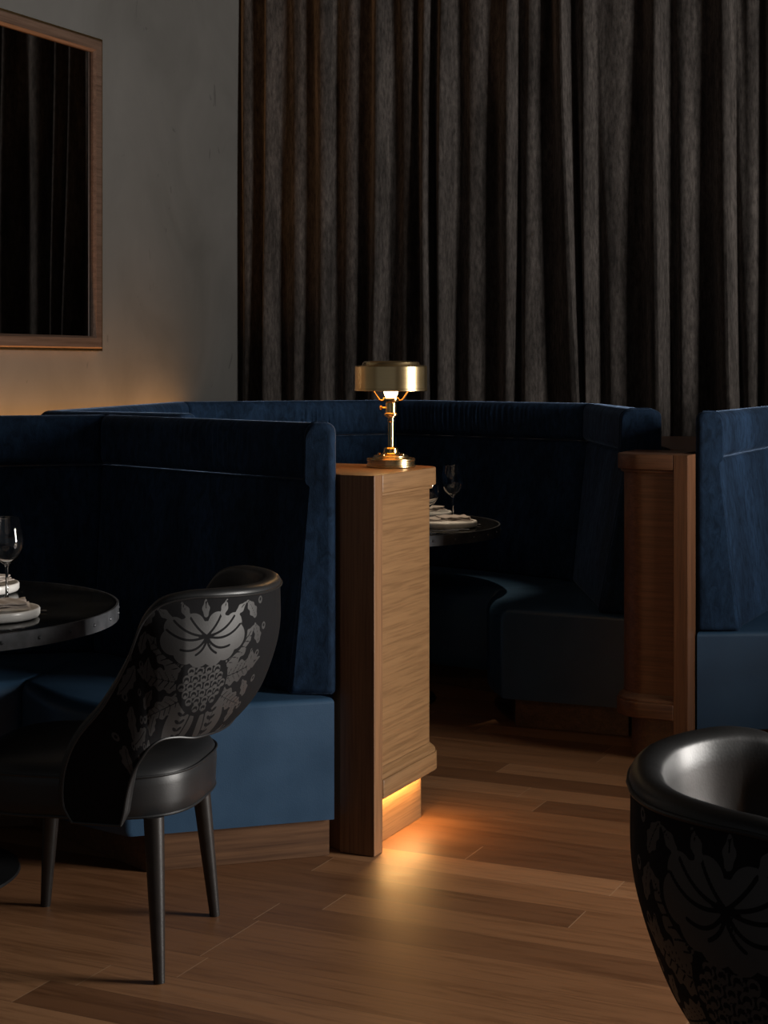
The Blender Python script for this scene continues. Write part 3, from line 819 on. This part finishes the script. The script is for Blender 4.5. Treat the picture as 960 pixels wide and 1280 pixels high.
# ------------------------------------------------------------------ chairs
def motif(a, b):
    """damask drawing: signed field on (a = arc from the back centre, b = metres below the top edge); >0 on the satin figure"""
    sgn = np.where(a < 0, -1.0, 1.0)
    X = np.abs(a) - .275; Y = -(b - .098)            # flower centre
    fig = np.full(a.shape, -1.0)
    def U(f): 
        nonlocal fig; fig = np.maximum(fig, f)
    def S(f):
        nonlocal fig; fig = np.minimum(fig, -f)
    def disc(x, y, r): return (r - np.hypot(X - x, Y - y))
    def ell(x, y, rx, ry, th):
        c, s = math.cos(th), math.sin(th); dx, dy = X - x, Y - y
        p, q = (dx * c + dy * s) / rx, (-dx * s + dy * c) / ry
        return (1 - np.hypot(p, q)) * min(rx, ry)
    def leaf(x, y, ln, w, th, bend=0.0, teeth=0):
        c, s = math.cos(th), math.sin(th); dx, dy = X - x, Y - y
        p = dx * c + dy * s; q = -dx * s + dy * c - bend * (dx * c + dy * s) ** 2
        t = np.clip(p / ln, 0, 1)
        wd = w * np.sin(PI * t ** .75) ** .8
        if teeth: wd = wd * (1 - .28 * np.abs(np.sin(t * PI * teeth)) ** 2)
        f = wd - np.abs(q)
        f = np.where((p < 0) | (p > ln), -.01, f)
        return f, p, q, t
    def stroke(pts, w):
        f = np.full(a.shape, -1.0)
        for (x0, y0), (x1, y1) in zip(pts, pts[1:]):
            dx, dy = x1 - x0, y1 - y0; l2 = dx * dx + dy * dy + 1e-12
            t = np.clip(((X - x0) * dx + (Y - y0) * dy) / l2, 0, 1)
            f = np.maximum(f, w - np.hypot(X - x0 - t * dx, Y - y0 - t * dy))
        return f
    def arc(x0, y0, x1, y1, k, n=12):
        mx_, my = (x0 + x1) / 2 - (y1 - y0) * k, (y0 + y1) / 2 + (x1 - x0) * k
        return [((1 - t) ** 2 * x0 + 2 * t * (1 - t) * mx_ + t * t * x1, (1 - t) ** 2 * y0 + 2 * t * (1 - t) * my + t * t * y1) for t in [i / n for i in range(n + 1)]]
    # big leaves reaching to both sides, with vine veins
    for sx in (-1, 1):
        for (th, ln, w, y0, tt) in ((.62, .150, .030, -.085, 5), (.10, .165, .028, -.10, 6), (-.45, .15, .026, -.125, 5)):
            ang = th if sx > 0 else PI - th
            f, p, q, t = leaf(sx * .03, y0, ln, w, ang, .6 * sx, tt)
            U(f); S(np.where((p > .01) & (p < ln * .9), .0013 - np.abs(q), -.01))
            vv = np.abs(((p - np.abs(q) * .8) / .016) % 1 - .5) * .016
            S(np.where((np.abs(q) < w * .62) & (np.abs(q) > .002) & (p > .02) & (p < ln * .85), .0016 - vv, -.01))
    # lower pods with bead vines
    for sx in (-1, 1):
        U(ell(sx * .058, -.215, .045, .075, sx * .35))
        S(stroke(arc(sx * .02, -.16, sx * .075, -.29, -.12 * sx), .0022))
        for k in range(6):
            yy = -.17 - k * .019; xx = sx * (.045 + .010 * math.sin(k * .6))
            S(ell(xx + .008, yy, .0085, .0042, .6)); S(ell(xx - .008, yy, .0085, .0042, PI - .6))
            S(stroke([(xx, yy + .012), (xx, yy - .008)], .0011))
    # the artichoke of scales under the flower
    clear = ell(0, -.105, .066, .070, 0)
    S(clear + .004)
    row = 0
    for iy in range(7):
        y = -.055 - iy * .0175; half = (.062 * math.sin(PI * (iy + 1.4) / 8.6))
        n = max(1, int(round(half * 2 / .0225)))
        for k in range(n):
            x = (k - (n - 1) / 2) * .0225
            U(disc(x, y, .0098)); S(np.minimum(disc(x, y - .001, .0064), np.hypot(X - x, Y - y + .005) - .0042))
    # flower: scalloped lower lip, side petals, crown
    S(ell(0, .0, .112, .062, 0) + .003)
    lob = [(-.078, -.004, .030), (-.050, -.026, .029), (-.018, -.036, .028), (.018, -.036, .028), (.050, -.026, .029), (.078, -.004, .030), (0, -.008, .045), (-.045, .010, .036), (.045, .010, .036),
           (-.074, .026, .024), (.074, .026, .024), (-.03, .030, .026), (.03, .030, .026)]
    for x, y, r in lob: U(disc(x, y, r))
    for (x1, y1, k) in ((-.092, .022, .30), (-.075, .042, .22), (-.040, .052, .12), (.040, .052, -.12), (.075, .042, -.22), (.092, .022, -.30), (-.062, -.022, .42), (-.026, -.036, .30), (.026, -.036, -.30), (.062, -.022, -.42)):
        S(stroke(arc(0, .004, x1, y1, k), .0026))
    # crown sprigs above and scrolls towards the arms and the middle
    for x, th in ((-.10, 2.5), (-.05, 2.0), (0, 1.57), (.05, 1.14), (.10, .64)):
        f, p, q, t = leaf(x * .8, .045, .042, .010, th, 0, 2); U(f); S(np.where((p > .02) & (p < .036), .0012 - np.abs(q), -.01))
    for sx in (-1, 1):
        for j in range(6):
            cx, cy = sx * (.150 + .018 * (j % 2)), .05 - j * .062
            f, p, q, t = leaf(cx, cy - .02, .055, .016, PI / 2 + sx * (.5 - .25 * (j % 3)), 3 * sx, 3); U(f); S(np.where((p > .006) & (p < .05), .0011 - np.abs(q), -.01))
            U(disc(cx + sx * .02, cy + .018, .009)); S(disc(cx + sx * .02, cy + .019, .0042))
    # sprays of leaves running down the arms
    for k, (x, y, th, ln, w) in enumerate(((.20, -.06, -.9, .10, .022), (.235, -.15, -1.3, .10, .022), (.17, -.20, -.6, .10, .020), (.30, -.24, -1.0, .11, .024), (.26, -.33, -.4, .11, .024), (.24, -.26, -2.0, .09, .02), (.36, -.35, -1.5, .11, .024), (.30, -.42, -.2, .10, .02), (.20, -.30, -1.4, .09, .018))):
        f, p, q, t = leaf(x, y, ln, w, th, 2.0 * (-1) ** k, 4); f = np.where(np.abs(a) > .36, f, -.01); U(f)
        S(np.where((p > .008) & (p < ln * .9) & (np.abs(a) > .36), .0013 - np.abs(q), -.01))
        U(np.where(np.abs(a) > .36, disc(x + .02, y + .02, .010), -.01)); S(np.where(np.abs(a) > .36, disc(x + .02, y + .02, .0045), -.01))
    return fig

def make_chair():
    root = bpy.data.objects.new('dining_chair', None); C.objects.link(root)
    top = [(-.440, 0, .872), (-.433, .075, .873), (-.408, .148, .876), (-.358, .213, .879), (-.298, .257, .879), (-.240, .281, .864), (-.200, .289, .822), (-.166, .291, .735), (-.112, .291, .638), (-.050, .290, .562), (-.020, .289, .490), (-.015, .288, .415), (-.035, .286, .372)]
    bot = [(-.322, 0, .542), (-.318, .060, .543), (-.307, .122, .546), (-.290, .180, .550), (-.262, .225, .560), (-.236, .257, .560), (-.214, .276, .545), (-.195, .283, .518), (-.180, .285, .490), (-.170, .285, .462), (-.163, .285, .432), (-.157, .285, .398), (-.150, .285, .370)]
    nt_, nv = 260, 120
    T = crom(top, nt_); B = crom(bot, nt_)
    T = [Vector((p.x, -p.y, p.z)) for p in T[:0:-1]] + T; B = [Vector((p.x, -p.y, p.z)) for p in B[:0:-1]] + B
    nc = len(T)
    G = [[None] * (nv + 1) for _ in range(nc)]
    for i in range(nc):
        ax = B[i] - T[i]
        outw = Vector((min(0, T[i].x + .12) * 1.0, T[i].y, 0)).normalized()
        for j in range(nv + 1):
            v = j / nv
            G[i][j] = T[i].lerp(B[i], v) + outw * (.043 * (1 - abs(2 * v ** 1.3 - 1) ** 2.6) * min(1, ax.length / .3) ** 2 * max(.25, min(1, (-T[i].x - .17) / .12)))
    # normals
    Nn = [[None] * (nv + 1) for _ in range(nc)]
    for i in range(nc):
        for j in range(nv + 1):
            da = G[min(i + 1, nc - 1)][j] - G[max(i - 1, 0)][j]; db = G[i][min(j + 1, nv)] - G[i][max(j - 1, 0)]
            n = da.cross(db)
            if n.length < 1e-9: n = Vector((T[i].x, T[i].y, 0))
            n.normalize()
            o = Vector((min(0, T[i].x + .12), T[i].y, 0))
            if n.dot(o) < 0: n = -n
            Nn[i][j] = n
    V = [G[i][j] for i in range(nc) for j in range(nv + 1)]
    q = lambda i, j: i * (nv + 1) + j
    Fc = [(q(i, j), q(i + 1, j), q(i + 1, j + 1), q(i, j + 1)) for i in range(nc - 1) for j in range(nv)]
    sh = mk('back_shell', V, Fc, M['damask'], root, local=True, angle=80)
    # drawing coordinates
    jm = nv // 3; arcl = [0.0]
    for i in range(1, nc): arcl.append(arcl[-1] + (G[i][jm] - G[i - 1][jm]).length)
    mid = arcl[nt_]
    a = np.array([[arcl[i] - mid] * (nv + 1) for i in range(nc)]).ravel()
    zc = np.array([[(.888 - G[i][j].z) for j in range(nv + 1)] for i in range(nc)]).ravel()
    fld = motif(a, zc)
    at = sh.data.attributes.new('motif', 'FLOAT', 'POINT')
    at.data.foreach_set('value', np.clip(.5 + fld / .005, 0, 1).astype(np.float32))
    # leather lining with rolled edge
    LV = []; LF = []; th = .044; ns = 7; st = 5
    cols = list(range(0, nc, st)); 
    if cols[-1] != nc - 1: cols.append(nc - 1)
    js = list(range(0, nv + 1, 8)); 
    ring = None
    for i in cols:
        col = []
        e = min(1, (min(i, nc - 1 - i) / nt_) * 9 + .35); tk = th * e
        p, n = G[i][0], Nn[i][0]; upv = (T[i] - B[i]).normalized()
        for k in range(ns + 1):
            t = PI * k / ns; col.append(p - n * (tk / 2 * (1 - math.cos(t))) + upv * (.016 * e * math.sin(t)))
        for j in js[1:-1]: col.append(G[i][j] - Nn[i][j] * (tk + .012 * math.sin(PI * j / nv)))
        p, n = G[i][nv], Nn[i][nv]
        for k in range(ns + 1):
            t = PI * k / ns; col.append(p - n * (tk / 2 * (1 + math.cos(t))) - upv * (.010 * e * math.sin(t)))
        ring = len(col); LV += col
    m_ = len(cols)
    for i in range(m_ - 1):
        for k in range(ring - 1): LF.append((i * ring + k, i * ring + k + 1, (i + 1) * ring + k + 1, (i + 1) * ring + k))
    LF.append(tuple(range(ring))); LF.append(tuple((m_ - 1) * ring + k for k in range(ring))[::-1])
    mk('back_lining', LV, LF, M['leather_black'], root, local=True, angle=60)
    # piping round the shell outline
    edge = [G[i][0] + Nn[i][0] * .001 for i in range(0, nc, 2)] + [G[nc - 1][j] for j in range(0, nv + 1, 8)] + [G[i][nv] + Nn[i][nv] * .001 for i in range(nc - 1, -1, -2)] + [G[0][j] for j in range(nv, 0, -8)]
    MB().tube(edge, .0032, 8, closed=True).build('piping', M['leather_black'], root, local=True)
    # seat
    def sup(t, fa, fb, s, n=3.2):
        c, si = math.cos(t), math.sin(t)
        x = math.copysign(abs(c) ** (2 / n), c); y = math.copysign(abs(si) ** (2 / n), si)
        return ((fa + fb) / 2 + x * (fb - fa) / 2, y * s * (1 + .03 * x))
    prof = [(.02, .366), (.006, .366), (.001, .372), (0, .40), (-.002, .44), (.001, .462), (.010, .478), (.028, .490), (.06, .498), (.11, .503), (.17, .505), (.23, .506)]
    nn = 72; loops = []
    for ins, z in prof:
        loops.append([(*sup(2 * PI * k / nn, -.268 + ins, .285 - ins, max(.01, .244 - ins)), z) for k in range(nn)])
    MB().loft(loops).build('seat', M['leather_black'], root, local=True, angle=60)
    MB().tube([(*sup(2 * PI * k / nn, -.2695, .2865, .2455), .4625) for k in range(nn)], .003, 6, closed=True).build('seat_piping', M['leather_black'], root, local=True)
    MB().tube([(*sup(2 * PI * k / nn, -.266, .283, .242), .370) for k in range(nn)], .0035, 6, closed=True).build('seat_piping', M['leather_black'], root, local=True)
    # legs
    for (fx, sx, tx, ts_) in ((-.222, .228, -.200, .200), (-.222, -.236, -.192, -.200), (.232, .236, .195, .200), (.232, -.236, .195, -.200)):
        pts = []; rad = []
        for k in range(9):
            t = k / 8; z = .368 * (1 - t) + .001
            pts.append((tx + (fx - tx) * t, ts_ + (sx - ts_) * t, z)); rad.append(.0235 - .0105 * t ** 1.2)
        MB().tube(pts, rad, 20).build('leg', M['ebony'], root, local=True, angle=60)
    return root
def copy_tree(o):
    c = o.copy(); C.objects.link(c)
    for ch in list(o.children):
        d = ch.copy(); C.objects.link(d); d.parent = c
    return c
ch = make_chair()
ch2 = copy_tree(ch)
# local x = forwards, local y = the chair's left
def face(o, x, y, f): o.location = (x, y, 0); o.rotation_euler = (0, 0, math.atan2(f[1], f[0]))
face(ch, -.690, 3.985, (-.985, .17))
ch['label'] = 'black damask chair pulled up to the left table, all legs showing'; ch['category'] = 'chair'; ch['group'] = 'black damask dining chairs'
face(ch2, .748, 2.030, (.992, -.125))
ch2['label'] = 'cropped black damask chair in the lower right corner, nearest the camera'; ch2['category'] = 'chair'; ch2['group'] = 'black damask dining chairs'

# ------------------------------------------------------------------ lights
def area(name, loc, direction, sx, sy, energy, col, spread=PI):
    li = bpy.data.lights.new(name, 'AREA'); li.shape = 'RECTANGLE'; li.size = sx; li.size_y = sy; li.energy = energy; li.color = col; li.spread = spread
    o = bpy.data.objects.new(name, li); o.location = loc
    o.rotation_euler = Vector(direction).to_track_quat('-Z', 'Z' if abs(Vector(direction).normalized().z) < .9 else 'Y').to_euler()
    C.objects.link(o); return o
c = uv((WU0 + WU1) / 2, VR + .12)
o = area('window_daylight', (c.x, c.y, (WZ0 + WZ1) / 2), (-RV.x, -RV.y, 0), WU1 - WU0, WZ1 - WZ0, 480, (1.0, .955, .90))
# size_y must be vertical: rotate about z so local x lies along the wall
o.rotation_euler = Matrix((( RU.x, 0, RV.x), (RU.y, 0, RV.y), (0, 1, 0))).to_euler()
# warm strip hidden on the ledge along the left wall, shining up
c = uv(5.45, VL + .07)
o = area('wall_wash_strip', (c.x, c.y, 1.0), (0, 0, 1), 4.0, .03, 21, (1.0, .45, .12), 1.9)
o.rotation_euler = (PI, 0, math.atan2(RU.y, RU.x))
# strip under the cabinet ledge
p = WL((.255, -.028))
o = area('cabinet_strip', (p[0], p[1],   .143), (0, 0, -1), .34, .012, 2.0, (1.0, .54, .18))
o.rotation_euler = (0, 0, math.atan2(RU.y, RU.x))

# recessed ceiling pin spots; the left table's is added to brighten its plates
for nm, (tx, ty), e in (('left table, added to brighten its plates', (T1[0] + .2, T1[1] + .05), 60), ('far table', (T2[0] + .28, T2[1]), 210)):
    r = thing('downlight', 'small recessed ceiling spot above the ' + nm, 'ceiling light', (tx, ty, CEIL - .03), group='ceiling pin spots')
    MB().lathe([(.028, CEIL - .001), (.028, CEIL - .028), (.030, CEIL - .030), (.046, CEIL - .030), (.048, CEIL - .026), (.048, CEIL - .001)], tx, ty, 40).build('housing', M['black'], r, angle=40)
    li = bpy.data.lights.new('pin_spot', 'SPOT'); li.energy = e; li.color = (1, .80, .58); li.spot_size = math.radians(17); li.spot_blend = .7; li.shadow_soft_size = .025
    lo = bpy.data.objects.new('pin_spot', li); lo.location = (tx, ty, CEIL - .032); C.objects.link(lo)

w = bpy.data.worlds.new('World'); SC.world = w; w.use_nodes = True
bg = w.node_tree.nodes.get('Background'); bg.inputs[0].default_value = (.92, .95, 1.0, 1); bg.inputs[1].default_value = .088

# ------------------------------------------------------------------ camera
cam = bpy.data.cameras.new('camera'); co = bpy.data.objects.new('camera', cam); C.objects.link(co)
co.location = (0, 0, 1.4); co.rotation_euler = (PI / 2, 0, 0)
cam.sensor_fit = 'HORIZONTAL'; cam.sensor_width = 36; cam.lens = 2050 / 960 * 36
cam.shift_x = 0; cam.shift_y = -(640 - 458) / 960
cam.clip_start = .05
SC.camera = co
SC.view_settings.view_transform = 'Standard'; SC.view_settings.look = 'None'; SC.view_settings.gamma = 1
SC.view_settings.exposure = 0.0; SC.view_settings.use_curve_mapping = False
SC.cycles.use_denoising = True
SC.cycles.max_bounces = 8; SC.cycles.transparent_max_bounces = 8
SC.cycles.sample_clamp_indirect = 4
